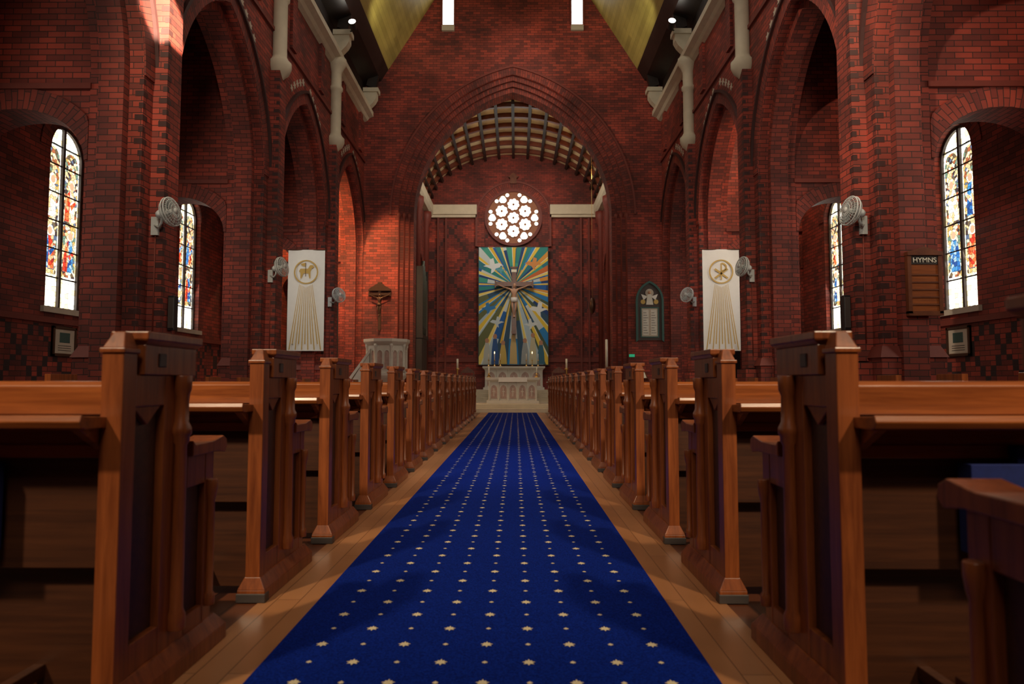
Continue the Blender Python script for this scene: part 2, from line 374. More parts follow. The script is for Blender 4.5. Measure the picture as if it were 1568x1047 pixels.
for sg in (-1,1):
    for p in (PK[5]+PD/2,PK[4]+PD/2):
        q=MB(); q.M=Matrix.Translation((sg*4.45,p-.32,10.98))@Matrix.Rotation(math.radians(65),4,'X')
        q.lathe([(.04,-.16),(.09,-.12),(.10,.10),(.115,.12)],(0,0,0),'black',14); q.lathe([(.001,.121),(.10,.122)],(0,0,0),'lamp',14)
        q.M=Matrix(); q.tube([(sg*4.45,p-.32,10.9),(sg*4.5,p-.2,10.88),(sg*4.62,p-.15,10.88)],.02,'black')
        q.obj('spotlight')
# ------------------------------------------------------------------ aisles
WW=.53; WB=2.30; WS=5.05
def figwin(g,c0,X,sg,rng):
    fig=[(c0-.19,WB+.60)]+earch(.19,WS-.12,.24,uc=c0,n=12)+[(c0+.19,WB+.60)]
    g.ext(fig,'x',X-sg*.012,X+sg*.002,'sg_fig')
    cols=['sg_red','sg_blue','sg_wht','sg_blue','sg_red','sg_wht']; rng.shuffle(cols)
    for i,hz in enumerate((WB+.70,WB+1.62)):
        bodyc,cloak=cols[i*2],cols[i*2+1]; lean=rng.uniform(-.03,.03)
        P=lambda pts,m,d: g.ext([(c0+x+lean*z,hz+z) for x,z in pts],'x',X-sg*(.014+d),X-sg*.010,m)
        P([(-.13,0),(.12,0),(.10,.35),(.075,.55),(0,.60),(-.075,.55),(-.11,.3)],bodyc,.004)
        P([(-.15,0),(-.04,0),(-.02,.35),(-.04,.58),(-.10,.50),(-.14,.3)],cloak,.008)
        P([(-.02,.30),(.13,.42),(.15,.38),(.02,.22)],cloak,.010)
        P([(x,z+.66) for x,z in [(.055*math.cos(t*math.pi/6),.07*math.sin(t*math.pi/6)) for t in range(12)]],'sg_skin',.012)
        P([(x,z+.67) for x,z in [(.10*math.cos(t*math.pi/6),.10*math.sin(t*math.pi/6)) for t in range(12)]],'sg_wht',.006)
for side,sg in (('left',-1),('right',1)):
    w=MB(); ops=[((a+b2)/2,WB,earch(WW,WS,WW,uc=(a+b2)/2)) for a,b2 in BAYS if a>-3]
    wallpieces(w,YW,YC,0,8.8,ops,'x',sg*OX,sg*(OX+.45),'brick_dia')
    for a,b2 in BAYS:
        if a<-3: continue
        uc=(a+b2)/2
        w.band(earch(WW+.01,WS,WW+.01,uc=uc),earch(WW+.27,WS,WW+.27,uc=uc),'x',sg*(OX-.02),sg*(OX+.02),'brick_ring')
        w.box(*sorted((sg*(OX-.06),sg*(OX+.2))),uc-WW-.1,uc+WW+.1,WB-.10,WB,'sill')
    w.box(*sorted((sg*(OX-.05),sg*(OX+.02))),YW,YC,2.02,2.12,'mould')
    w.obj('wall_aisle_'+side)
    n=0
    for a,b2 in BAYS:
        if a<-3: continue
        uc=(a+b2)/2; n+=1; g=MB(); X=sg*(OX+.16)
        out=[(uc-WW,WB)]+earch(WW,WS,WW,uc=uc)+[(uc+WW,WB)]
        g.ext(out,'x',X,X+sg*.01,'sg_pale')
        rng=random.Random(int(uc*10)+(5 if sg>0 else 0))
        for d in (-1,1): figwin(g,uc+d*.255,X,sg,rng)
        g.band(earch(WW-.05,WS,WW-.05,uc=uc),earch(WW,WS,WW,uc=uc),'x',X-sg*.05,X+sg*.03,'darkframe')
        g.box(*sorted((X-sg*.05,X+sg*.03)),uc-.028,uc+.028,WB,WS+WW-.02,'darkframe')
        for e in (-WW,WW-.05): g.box(*sorted((X-sg*.05,X+sg*.03)),uc+e,uc+e+.05,WB,WS,'darkframe')
        for zb in (WB+.01,WB+.54,WB+1.05,WB+1.55,WB+2.05,WB+2.55,WB+2.9): g.box(*sorted((X-sg*.03,X+sg*.01)),uc-WW,uc+WW,zb,zb+.022,'black')
        g.obj('window_%d'%(n if sg<0 else n+5))
    for k,p in enumerate([x for x in PK if x>0]+[YC]):
        t=MB(); cx=sg*(PX+OX)/2; hw=(OX-PX)/2; last=(p==YC)
        y0=p+.03; y1=p+.55
        A=earch(hw-.06,4.1,.72,uc=cx)
        x0,x1=sorted((sg*(PX-.02) if not last else sg*NX,sg*OX))
        wallpieces(t,x0,x1,0,8.8,[(cx,0,A)],'y',y0,y1,'brick')
        O=[(max(cx-hw+.01,min(cx+hw-.01,x)),z) for x,z in earch(hw+.22,4.1,1.02,uc=cx)]
        t.band(A,O,'y',y0-.03,y0+.02,'brick_ring')
        t.box(x0,x1,y0-.06,y0+.01,5.10,5.18,'mould')
        if last: t.box(x0,x1,y1+.02,y1+.12,0,6,'darkwood')  # dark sheet added so the arch reads as an unlit doorway
        t.obj('wall_aisle_arch_'+side+'_%d'%k)
    cl=MB(); cl.box(*sorted((sg*(PX-.02),sg*(OX+.45))),YW,YC,8.8,8.95,'darkwood'); cl.obj('ceiling_aisle_'+side)
# ------------------------------------------------------------------ chancel arch wall
CW,CS,CC=3.42,6.72,1.12
w=MB()
T=.16
ar=parch(CW+3*T,CS,CC,n=30); k=len(ar)//2
for h in (0,1):
    aa=ar[:k+1] if h==0 else [(-x,z) for x,z in ar[:k+1]]
    sgn=-1 if h==0 else 1
    w.ext([(sgn*NX,0),(sgn*(CW+3*T),0)]+aa+[(0,18.6),(sgn*4.3,11.9),(sgn*NX,11.2)],'y',YC,YC+.3,'brick')
def fullarch(wd):
    a=parch(wd,CS,CC,n=30); return [(a[0][0],0)]+a+[(a[-1][0],0)]
w.band(fullarch(CW+2*T),fullarch(CW+3*T+.005),'y',YC+.10,YC+.5,'brick_ring')
w.band(fullarch(CW+T),fullarch(CW+2*T+.005),'y',YC+.20,YC+.7,'brick_ring')
w.band(fullarch(CW),fullarch(CW+T+.005),'y',YC+.30,YC+.9,'brick_ring')
w.band(parch(CW+3*T+.01,CS,CC,n=30),parch(CW+3*T+.24,CS,CC,n=30),'y',YC-.015,YC+.05,'brick_ring')
w.band(parch(CW+3*T+.24,CS,CC,n=30),parch(CW+3*T+.30,CS,CC,n=30),'y',YC-.07,YC+.05,'mould')
for s_ in (-1,1):
    for rr,yy in ((CW+3*T,YC+.05),(CW+2*T,YC+.15),(CW+T,YC+.25)):
        w.lathe([(.05,0),(.05,CS-.1),(.08,CS-.05),(.08,CS+.05),(.04,CS+.1)],(s_*rr,yy,0),'mould',10)
    w.box(*sorted((s_*2.02,s_*2.45)),YC-.10,YC,13.15,13.34,'sill')
    w.band([(s_*2.235-.19,13.4)]+earch(.19,15.1,.25,uc=s_*2.235,n=12)+[(s_*2.235+.19,13.4)],[(s_*2.235-.26,13.4)]+earch(.26,15.1,.33,uc=s_*2.235,n=12)+[(s_*2.235+.26,13.4)],'y',YC-.05,YC+.02,'mould')
w.obj('wall_chancel_arch')
for s_ in (-1,1):
    g=MB(); g.ext([(s_*2.235-.19,13.4)]+earch(.19,15.1,.25,uc=s_*2.235,n=12)+[(s_*2.235+.19,13.4)],'y',YC-.02,YC-.01,'daylight'); g.obj('window_%d'%(12 if s_<0 else 13))
for sg,nm in ((-1,'left'),(1,'right')):
    t=MB()
    t.ext([(sg*4.30,11.8),(sg*4.38,11.78),(0,18.75),(0,18.6)],'y',YW,YC,'boards')
    t.ext([(sg*NX,10.28),(sg*(NX+.1),10.28),(sg*(NX+.1),11.9),(sg*4.3,12.0),(sg*4.3,11.8),(sg*4.55,11.4),(sg*NX,11.2)],'y',YW,YC,'darkwood')
    t.obj('ceiling_nave_'+nm)
w=MB(); w.box(-8.4,8.4,YW-.4,YW,0,18.8,'brick'); w.obj('wall_west')
# ------------------------------------------------------------------ chancel
HX=3.8; VR=2.30
w=MB(); w.box(-HX-.4,HX+.4,YE,YE+.4,0,12,'brick_choir')
w.box(-HX,HX,YE-.05,YE,1.9,2.1,'mould')
for s_ in (-1,1):
    w.box(*sorted((s_*1.62,s_*HX)),YE-.18,YE,8.3,8.42,'stone'); w.box(*sorted((s_*1.62,s_*HX)),YE-.26,YE,8.42,8.85,'stone')
cz=8.30
A=[(-1.6,7.0)]+earch(1.6,cz,1.55,n=30)+[(1.6,7.0)]; B=[(-1.28,7.0)]+earch(1.28,cz,1.24,n=30)+[(1.28,7.0)]
w.band(B,A,'y',YE-.12,YE,'brick_ring')
A2=[(-1.68,7.0)]+earch(1.68,cz,1.63,n=30)+[(1.68,7.0)]
w.band(A,A2,'y',YE-.18,YE,'mould')
w.ext([(-.14,cz+1.5),(.14,cz+1.5),(.14,cz+1.75),(.22,cz+1.8),(0,cz+2.0),(-.22,cz+1.8),(-.14,cz+1.75)],'y',YE-.25,YE,'crosswood')
for s_ in (-1,1):
    for xx in (3.3,2.95): w.box(*sorted((s_*xx,s_*(xx+.08))),YE-.1,YE,0,8.3,'mould')
w.obj('wall_east')
for sg,nm in ((-1,'left'),(1,'right')):
    w=MB(); ops=[(yc,2.2,parch(.75,5.2,.4,uc=yc,n=12)) for yc in (25.3,27.6)]
    wallpieces(w,YC+.9,YE,0,12,ops,'x',sg*HX,sg*(HX+.35),'brick')
    w.box(*sorted((sg*(HX+.35),sg*(HX+.4))),YC+.9,YE,0,8.9,'brick')
    w.ext([(sg*HX,8.3),(sg*(HX-.18),8.35),(sg*(HX-.26),8.48),(sg*(HX-.26),8.85),(sg*HX,8.85)],'y',YC+.9,YE,'stone')
    for yc in (25.3,27.6):
        w.band(parch(.75,5.2,.4,uc=yc,n=12),parch(.98,5.2,.4,uc=yc,n=12),'x',sg*(HX-.03),sg*(HX+.02),'brick_ring')
    w.box(*sorted((sg*CW,sg*(HX+.4))),YC+.88,YC+.95,0,12,'brick')
    for yy in (24.1,26.45,28.9,):
        w.lathe([(.13,.5),(.13,7.7),(.2,7.9),(.24,8.1),(.24,8.3)],(sg*(HX-.05),yy,0),'mould',12)
    w.obj('wall_chancel_'+nm)
v=MB(); n=32
def vp(r,k,nn=n): a=math.pi*k/nn; return (-(HX+.0-r)*math.cos(a),8.88+(VR-r)*math.sin(a))
v.band([vp(0,k) for k in range(n+1)],[vp(-.1,k) for k in range(n+1)],'y',YC+.90,YE,'gildpanel')
v.box(-HX-.3,HX+.3,YC+.9,YE,11.45,11.6,'darkwood')
yy=YC+1.25
while yy<YE:
    v.band([vp(.17,k) for k in range(n+1)],[vp(.005,k) for k in range(n+1)],'y',yy,yy+.14,'ribwood'); yy+=.98
for k in range(1,18):
    a=math.pi*k/18; x,z=-(HX)*math.cos(a),8.88+VR*math.sin(a)
    nx,nz=-math.cos(a),math.sin(a); tx,tz=nz,-nx
    d=.19; q=.055
    v.ext([(x-tx*q,z-tz*q),(x+tx*q,z+tz*q),(x+tx*q-nx*d,z+tz*q-nz*d),(x-tx*q-nx*d,z-tz*q-nz*d)],'y',YC+1.0,YE,'darkwood')
v.obj('ceiling_chancel_vault')
p=MB()
p.box(-3.4,3.4,22.72,YC+.95,0,.14,'stone'); p.box(-3.4,3.4,23.08,YC+.95,.14,.27,'stone')
for z0_,z1_,y_ in ((0,.27,YC+.95),(.27,.42,26.6),(.42,.57,26.95),(.57,.70,27.3)): p.box(-HX,HX,y_,YE,z0_,z1_,'stone')
p.obj('floor_chancel',bevel=.008)
g=MB(); Y=YE-.02
g.ext(circ(0,cz,1.20,48),'y',Y-.03,Y,'tracery')
holes=[(0,cz,.26,8)]+[(.60*math.cos(math.pi/6+i*math.pi/3),cz+.60*math.sin(math.pi/6+i*math.pi/3),.27,8) for i in range(6)]
for i in range(6):
    a=i*math.pi/3; holes.append((.94*math.cos(a),cz+.94*math.sin(a),.17,3))
for i in range(12):
    a=math.pi/12+i*math.pi/6; holes.append((1.05*math.cos(a),cz+1.05*math.sin(a),.085,0))
for (x,z,r,nl) in holes:
    pts=[]
    for i in range(72):
        a=2*math.pi*i/72; rr=r*(1 if nl==0 else (.80+.20*abs(math.cos(a*nl/2+math.pi/4))))
        pts.append((x+rr*math.cos(a),z+rr*math.sin(a)))
    g.ext(pts,'y',Y-.045,Y-.01,'sg_rose')
    g.band(circ(x,z,r,32),circ(x,z,r+.022,32),'y',Y-.07,Y,'tracery',closed=True)
    if nl==8: g.ext(circ(x,z,.05,12),'y',Y-.055,Y-.01,'tracery')
g.band(circ(0,cz,1.16,48),circ(0,cz,1.28,48),'y',Y-.12,Y,'mould',closed=True)
g.obj('window_11')
# ------------------------------------------------------------------ mural
mu=MB(); W2=1.51; Z0,Z1=1.78,6.92; mc=(.02,5.25); Ym=YE-.32
mu.box(-W2-.03,W2+.03,Ym+.005,Ym+.08,Z0-.03,Z1+.03,'black')
def rrf(a):
    dx,dz=math.cos(a),math.sin(a); t=[]
    if abs(dx)>1e-6: t.append(((W2 if dx>0 else -W2)-mc[0])/dx)
    if abs(dz)>1e-6: t.append(((Z1 if dz>0 else Z0)-mc[1])/dz)
    return min(t)
cor=[math.atan2(z-mc[1],x-mc[0])%(2*math.pi) for x in (-W2,W2) for z in (Z0,Z1)]
rg=random.Random(11)
def wedge(a0,a1,ra,rb,col,y):
    cuts=[a0]+sorted(q+2*math.pi*t for q in cor for t in (-1,0,1) if a0+1e-4<q+2*math.pi*t<a1-1e-4)+[a1]
    for u,v_ in zip(cuts,cuts[1:]):
        e=1e-6; P=[]
        for r_,a_ in ((ra,u+e),(rb,u+e),(rb,v_-e),(ra,v_-e)):
            r2=min(r_,rrf(a_)); q=(mc[0]+r2*math.cos(a_),mc[1]+r2*math.sin(a_))
            if not P or math.dist(q,P[-1])>1e-4: P.append(q)
        if len(P)>1 and math.dist(P[0],P[-1])<1e-4: P.pop()
        if len(P)>=3: mu.F([mu.V((x,y,z)) for x,z in P],'paint',col=col)
Yel=[(.85,.62,.06),(.88,.72,.18),(.80,.52,.04)]; Blu=[(.01,.12,.42),(.02,.24,.58),(.008,.05,.20)]; Tea=[(.02,.26,.24),(.05,.36,.26),(.02,.20,.26)]; Whi=[(.62,.70,.70),(.45,.60,.68)]; Org=[(.65,.16,.03),(.75,.34,.05)]; Olv=[(.07,.11,.06),(.03,.09,.16),(.14,.16,.06)]
# wide continuous colour rays with a few breaks
a=0.0; i=0
while a<2*math.pi-.02:
    w_=rg.uniform(.10,.20); a1=min(a+w_,2*math.pi); up=math.sin((a+a1)/2); rt=math.cos((a+a1)/2)
    if up>.35: pals=[Tea,Blu,Tea,Org if rt>0 else Whi]
    elif up>-.3: pals=[Blu,Whi,Blu,Org if rt>.3 else Tea]
    else: pals=[Blu,Olv,Whi,Olv]
    pal=pals[i%4]; brk=rg.uniform(.7,1.6); b2=brk+rg.uniform(.8,1.5)
    wedge(a,a1,0,brk,rg.choice(pal),Ym); wedge(a,a1,brk,b2,rg.choice(pals[(i+2)%4] if rg.random()<.5 else pal),Ym); wedge(a,a1,b2,9,rg.choice(pal),Ym)
    a=a1; i+=1
for deg,wd_ in ((90,6),(72,3),(108,3),(58,5),(122,5),(38,4),(142,4),(20,5),(160,5),(2,3),(178,3),(-16,5),(196,5),(-34,6),(214,6),(-52,5),(232,5),(-66,4),(246,4),(-78,3),(258,3)):
    a_=math.radians(deg)%(2*math.pi); w_=math.radians(wd_)/2
    if a_-w_<0: a_+=2*math.pi
    wedge(a_-w_,a_+w_,.15,9 if wd_>3 else 2.6,rg.choice(Yel),Ym-.003)
    wedge(a_+w_*.6,a_+w_,.3,9,(.80,.82,.70),Ym-.004)
def dove(cx,cz_,s,fl,col):
    pts=[(-1,.1),(-.6,.25),(-.3,.2),(-.35,.8),(.05,.95),(.2,.35),(.7,.45),(1.1,.15),(.8,0),(.3,-.15),(.1,-.5),(-.2,-.7),(-.15,-.2),(-.6,0)]
    mu.F([mu.V((cx+fl*x*s,Ym-.006,cz_+z*s)) for x,z in pts],'paint',col=col)
dove(-.90,6.05,.42,1,(.80,.86,.86)); dove(.90,6.15,.36,-1,(.72,.30,.08)); dove(-.55,5.9,.22,-1,(.12,.42,.5)); dove(1.12,4.15,.40,-1,(.80,.84,.82)); dove(-1.1,4.2,.32,1,(.03,.22,.55)); dove(.75,3.5,.30,1,(.7,.76,.76)); dove(-.7,3.6,.3,-1,(.6,.7,.72))
for x,h,cc in ((-1.15,1.1,(.50,.54,.50)),(-.8,1.3,(.03,.10,.30)),(-.45,1.0,(.62,.46,.12)),(.0,1.5,(.62,.46,.2)),(.5,1.1,(.34,.38,.38)),(.85,1.35,(.58,.54,.36)),(1.2,1.0,(.04,.16,.24))):
    mu.F([mu.V((x+a_*.17,Ym-.01,Z0+.02+b_*h)) for a_,b_ in ((-1,0),(1,0),(.8,.5),(.45,.85),(-.45,.85),(-.8,.5))],'paint',col=cc)
    mu.F([mu.V((x+.09*math.cos(t*math.pi/5),Ym-.012,Z0+.02+h*.93+.11*math.sin(t*math.pi/5))) for t in range(10)],'paint',col=(.48,.25,.15))
mu.obj('sunburst_mural')
# ------------------------------------------------------------------ crucifixes
def corpus(parent,h,name='corpus',mat='flesh'):
    bm=bmesh.new(); J={}
    def j(n,x,y,z): J[n]=bm.verts.new((x*h,y*h,z*h))
    j('pel',0,-.02,.50);j('bel',0,-.03,.58);j('che',0,-.045,.70);j('nec',0,-.04,.80);j('hea',.015,-.07,.87);j('top',.02,-.07,.94)
    for s,l in ((-1,'l'),(1,'r')):
        j('sh'+l,s*.105,-.03,.775);j('el'+l,s*.26,-.02,.83);j('wr'+l,s*.40,-.01,.89);j('ha'+l,s*.46,-.005,.91)
        j('hi'+l,s*.05,-.02,.47);j('kn'+l,s*.045,-.085,.27);j('an'+l,s*.015,-.03,.06);j('fo'+l,s*.012,-.07,.01)
    E=[('pel','bel'),('bel','che'),('che','nec'),('nec','hea'),('hea','top')]
    for l in 'lr': E+=[('che','sh'+l),('sh'+l,'el'+l),('el'+l,'wr'+l),('wr'+l,'ha'+l),('pel','hi'+l),('hi'+l,'kn'+l),('kn'+l,'an'+l),('an'+l,'fo'+l)]
    for a_,b_ in E: bm.edges.new((J[a_],J[b_]))
    R=dict(pel=.065,bel=.058,che=.075,nec=.028,hea=.05,top=.035,sh=.036,el=.024,wr=.017,ha=.02,hi=.05,kn=.034,an=.02,fo=.02)
    names=list(J.keys()); me=bpy.data.meshes.new(name); bm.to_mesh(me); bm.free()
    o=bpy.data.objects.new(name,me); S.collection.objects.link(o); o.parent=parent
    o.modifiers.new('skin','SKIN')
    for i,nn in enumerate(names):
        key=nn if nn in R else nn[:2]; r=R[key]*h; d=me.skin_vertices[0].data[i]; d.radius=(r,r*.8); d.use_root=(nn=='pel')
    ss=o.modifiers.new('sub','SUBSURF'); ss.levels=1; ss.render_levels=2
    me.materials.append(M[mat]); return o
def crucifix(name,loc,W,H,arm,bar,fh,fz,mat='flesh',wm='crosswood',canopy=False):
    e=empty(name,loc); c=MB()
    c.box(-bar,bar,-.05,.05,-H/2,H/2,wm); c.box(-W/2,W/2,-.051,.049,arm-bar,arm+bar,wm)
    for x,z in ((-W/2,arm),(W/2,arm)): c.box(x-.03,x+.03,-.06,.06,z-bar*1.6,z+bar*1.6,wm)
    c.box(-bar*1.6,bar*1.6,-.06,.06,H/2-.03,H/2+.03,wm); c.box(-bar*1.2,bar*1.2,-.07,-.05,H/2-.22,H/2-.1,'candle')
    c.obj('cross',e,bevel=.006); k=corpus(e,fh,mat=mat); k.location=(0,-.08,fz)
    l=MB(); l.lathe([(fh*.085,fh*.42),(fh*.10,fh*.47),(fh*.085,fh*.55)],(0,-.08-.02*fh,fz),'cloth' if mat=='flesh' else mat,12); l.obj('loincloth',e)
    if canopy:
        b=MB(); b.ext([(-.38,.53),(.38,.53),(.34,.61),(0,.81),(-.34,.61)],'y',-.12,.11,'bronze'); b.obj('canopy',e)
    return e
crucifix('altar_crucifix',(.03,Ym-.2,4.55),1.62,2.9,.72,.10,1.6,-.76)
crucifix('bronze_crucifix',(-4.48,YC-.12,3.55),.70,1.6,.42,.045,.8,-.32,mat='bronze',wm='bronze',canopy=True)
# ------------------------------------------------------------------ altar
def altar(name,xc,y0,z0,w,d,h):
    a=MB(); a.box(xc-w/2-.03,xc+w/2+.03,y0-.03,y0+d+.03,z0,z0+.10,'white_stone'); a.box(xc-w/2+.04,xc+w/2-.04,y0+.05,y0+d-.05,z0+.10,z0+h-.08,'white_stone')
    a.frus((xc-w/2+.02,xc+w/2-.02,y0+.02,y0+d-.02),(xc-w/2-.05,xc+w/2+.05,y0-.05,y0+d+.05),z0+h-.14,z0+h-.07,'white_stone')
    a.box(xc-w/2-.06,xc+w/2+.06,y0-.06,y0+d+.06,z0+h-.07,z0+h,'white_stone')
    n=5; cw=(w-.12)/n
    for i in range(n):
        cx=xc-w/2+.06+cw*(i+.5)
        P=[(cx-cw*.34,z0+.17)]+parch(cw*.34,z0+h*.55,.05,uc=cx,n=6)+[(cx+cw*.34,z0+.17)]
        a.ext(P,'y',y0+.035,y0+.055,'pink_stone')
        Q=[(cx-cw*.42,z0+.17)]+parch(cw*.42,z0+h*.55,.05,uc=cx,n=6)+[(cx+cw*.42,z0+.17)]
        a.band(P,Q,'y',y0+.015,y0+.055,'white_stone')
        a.box(cx-.012,cx+.012,y0+.02,y0+.04,z0+.25,z0+h*.6,'white_stone'); a.box(cx-.05,cx+.05,y0+.02,y0+.04,z0+h*.45,z0+h*.45+.025,'white_stone')
    for i in range(n+1):
        cx=xc-w/2+.06+cw*i
        a.lathe([(.035,0),(.035,.05),(.02,.07),(.02,h-.3),(.035,h-.26),(.035,h-.2)],(cx,y0+.03,z0+.10),'white_stone',10)
    if name=='front_altar':
        a.box(-.98,.98,23.93,24.8,1.171,1.182,'cloth')
        a.box(-.5,.5,23.925,23.935,1.02,1.18,'cloth')
    return a.obj(name,bevel=.004)
altar('front_altar',0,24.0,.27,1.78,.75,.90)
altar('high_altar',.02,28.6,.70,2.5,.7,.98)
def candlestick(name,x,y,z,h,ch=.3,r=.05,lit=True,mat='brass'):
    c=MB(); c.lathe([(r*1.6,0),(r*1.6,.02),(r*.9,.05),(r*.35,.09),(r*.3,h*.45),(r*.7,h*.5),(r*.3,h*.55),(r*.28,h-.06),(r*.9,h-.03),(r*.9,h)],(x,y,z),mat,14)
    c.lathe([(r*.42,h),(r*.42,h+ch),(r*.1,h+ch+.01)],(x,y,z),'candle',10)
    if lit: c.lathe([(.004,h+ch+.012),(.018,h+ch+.04),(.012,h+ch+.07),(.002,h+ch+.11)],(x,y,z),'flame',8)
    c.obj(name)
for x in (-.85,.85): candlestick('altar_candlestick',x,24.3,1.183,.14,.22,lit=False)
for x in (-1.05,-.8,-.55,.55,.8,1.05): candlestick('altar_candlestick',x,28.95,1.681,.28,.25,r=.04,lit=abs(x)<.9 and abs(x)>.6)
for x in (-2.05,1.98): candlestick('standing_candelabrum',x,25.2,.27,1.25,.35,r=.09,lit=False)
candlestick('paschal_candle',3.15,22.9,.14,1.35,.95,r=.10,lit=False,mat='bronze')
def flowers(x,y,z,s=1):
    f_=MB(); f_.lathe([(.09*s,0),(.04*s,.05*s),(.035*s,.5*s),(.12*s,.62*s),(.10*s,.70*s)],(x,y,z),'brass',12)
    rg2=random.Random(int(x*100))
    for i in range(46):
        a=rg2.uniform(0,6.28); e=rg2.uniform(.1,1.4); r=rg2.uniform(.15,.32)*s
        px,py,pz=x+r*math.cos(a)*math.cos(e),y+r*math.sin(a)*math.cos(e),z+.72*s+r*math.sin(e)*1.3
        if i%3: f_.tube([(x,y,z+.7*s),(px,py,pz)],[.006,.012],'leaf',4)
        f_.ball((px,py,pz),rg2.uniform(.025,.05)*s,'petal' if i%2 else 'leaf',6,(1,1,.6))
    f_.obj('flower_arrangement')
flowers(-2.45,24.6,.27,.95); flowers(1.45,24.6,.27,.85)
def chair(x,y,z,rot):
    c=MB(); c.M=Matrix.Translation((x,y,z))@Matrix.Rotation(rot,4,'Z')
    for a_ in (-.24,.24):
        c.box(a_-.025,a_+.025,-.25,-.20,0,.62,'crosswood'); c.box(a_-.025,a_+.025,.2,.25,0,1.15,'crosswood'); c.box(a_-.03,a_+.03,-.27,.22,.62,.66,'crosswood')
    c.box(-.25,.25,-.25,.25,.42,.46,'crosswood'); c.box(-.22,.22,-.23,.2,.46,.51,'bluefab'); c.box(-.22,.22,.205,.235,.62,1.0,'crosswood')
    c.ext([(-.26,1.1),(.26,1.1),(.2,1.2),(0,1.34),(-.2,1.2)],'y',.2,.25,'crosswood'); c.obj('sanctuary_chair',bevel=.004)
chair(-1.75,26.0,.27,0); chair(1.75,26.0,.27,0)
l=MB(); lx,ly=4.05,22.2
l.lathe([(.30,0),(.30,.06),(.2,.12),(.07,.2),(.06,.95),(.12,1.02),(.14,1.1)],(lx,ly,0),'brass',16)
l.M=Matrix.Translation((lx,ly,1.2))@Matrix.Rotation(math.radians(28),4,'X'); l.box(-.32,.32,-.24,.24,-.03,.02,'crosswood'); l.box(-.30,.30,-.25,-.22,.02,.06,'crosswood'); l.box(-.26,-.01,-.2,.2,.02,.05,'candle'); l.box(.01,.26,-.2,.2,.02,.05,'candle'); l.M=Matrix()
l.obj('lectern')
p=MB(); px_,py_=-3.98,21.6
p.lathe([(.55,0),(.55,.12),(.42,.2),(.36,.6),(.46,.95),(.62,1.15),(.66,1.22),(.66,1.3),(.62,1.32),(.62,2.15),(.68,2.2),(.74,2.27),(.74,2.36),(.60,2.36),(.56,1.4),(.001,1.4)],(px_,py_,0),'white_stone',8,sm=False,phase=math.pi/8)
for k in range(8):
    p.M=Matrix.Translation((px_,py_,0))@Matrix.Rotation(math.pi/4*k,4,'Z')
    R=.62*math.cos(math.pi/8)
    for s_ in (-1,1):
        P=[(s_*.11-.075,1.42)]+parch(.075,1.9,.03,uc=s_*.11,n=5)+[(s_*.11+.075,1.42)]
        Q=[(s_*.11-.10,1.42)]+parch(.10,1.9,.03,uc=s_*.11,n=5)+[(s_*.11+.10,1.42)]
        p.band(P,Q,'x',R-.01,R+.03,'white_stone')
        p.ext(P,'x',R-.005,R+.008,'pink_stone')
p.M=Matrix.Translation((px_,py_,0))
for k in range(8):
    a=math.pi/8+math.pi/4*k; p.lathe([(.05,1.32),(.05,1.4),(.035,1.42),(.035,2.08),(.055,2.12),(.055,2.2)],(.63*math.cos(a),.63*math.sin(a),0),'white_stone',8)
p.M=Matrix()
p.ext([(-4.45,0),(-5.0,0),(-5.0,.75),(-4.95,1.12),(-4.45,1.95)],'y',21.2,21.32,'white_stone')
p.ext([(-4.42,1.93),(-5.0,1.10),(-5.06,1.16),(-4.42,2.05)],'y',21.15,21.37,'white_stone')
for i in range(5): p.box(-5.0+.11*i,-4.4,21.33,22.1,.25*i,.25*(i+1),'white_stone')
p.obj('stone_pulpit')
o=MB(); ox,oy=-3.36,24.9
o.box(ox-.3,ox+.1,oy-.5,oy+.9,.27,2.6,'darkwood'); o.box(ox-.33,ox+.14,oy-.54,oy+.94,2.6,2.72,'darkwood')
for i in range(9):
    h=3.4-abs(i-4)*.3; yy=oy-.4+i*.15
    o.lathe([(.02,2.72),(.055,2.95),(.058,2.72+h*.55+.9),(.05,2.73+h*.55+.9)],(ox+.03,yy,0),'pipe',12)
    o.box(ox+.07,ox+.09,yy-.02,yy+.02,3.0,3.08,'black')
o.box(ox-.3,ox+.12,oy-.5,oy-.44,2.7,5.2,'darkwood'); o.box(ox-.3,ox+.12,oy+.84,oy+.9,2.7,5.2,'darkwood'); o.box(ox-.3,ox-.26,oy-.44,oy+.84,2.7,5.2,'darkwood')
o.obj('organ_pipes')
h=MB(); h.tube([(2.9,24.8,10.2),(2.9,24.8,4.0)],.008,'brass',6); h.lathe([(.01,3.5),(.06,3.55),(.11,3.7),(.12,3.85),(.09,4.0),(.02,4.1)],(2.9,24.8,0),'bronze',14); h.obj('sanctuary_lamp')
for sg in (-1,1):
    s=MB()
    if sg<0: ya,yb=25.95,26.5
    else: ya,yb=24.9,26.4
    s.box(*sorted((sg*2.85,sg*2.92)),ya,yb,.27,1.2,'crosswood'); s.box(*sorted((sg*2.8,sg*3.1)),ya-.05,yb+.05,1.2,1.24,'crosswood')
    s.box(*sorted((sg*3.1,sg*3.40)),ya,yb,.65,.70,'crosswood')
    q=ya+.05
    while q<yb-.2: s.box(*sorted((sg*2.83,sg*2.85)),q,q+.18,.4,1.05,'darkwood'); q+=.24
    for yy in (ya-.02,yb): s.ext([(sg*2.8,.27),(sg*3.42,.27),(sg*3.42,1.3),(sg*3.3,1.4),(sg*3.2,1.0),(sg*2.8,1.26)],'y',yy,yy+.05,'crosswood')
    s.obj('choir_stall')
p=MB(); cx=4.62; Y=YC
P=[(cx-.40,2.42)]+parch(.40,3.75,.25,uc=cx,n=10)+[(cx+.40,2.42)]; Q=[(cx-.47,2.36)]+parch(.47,3.75,.25,uc=cx,n=10)+[(cx+.47,2.36)]
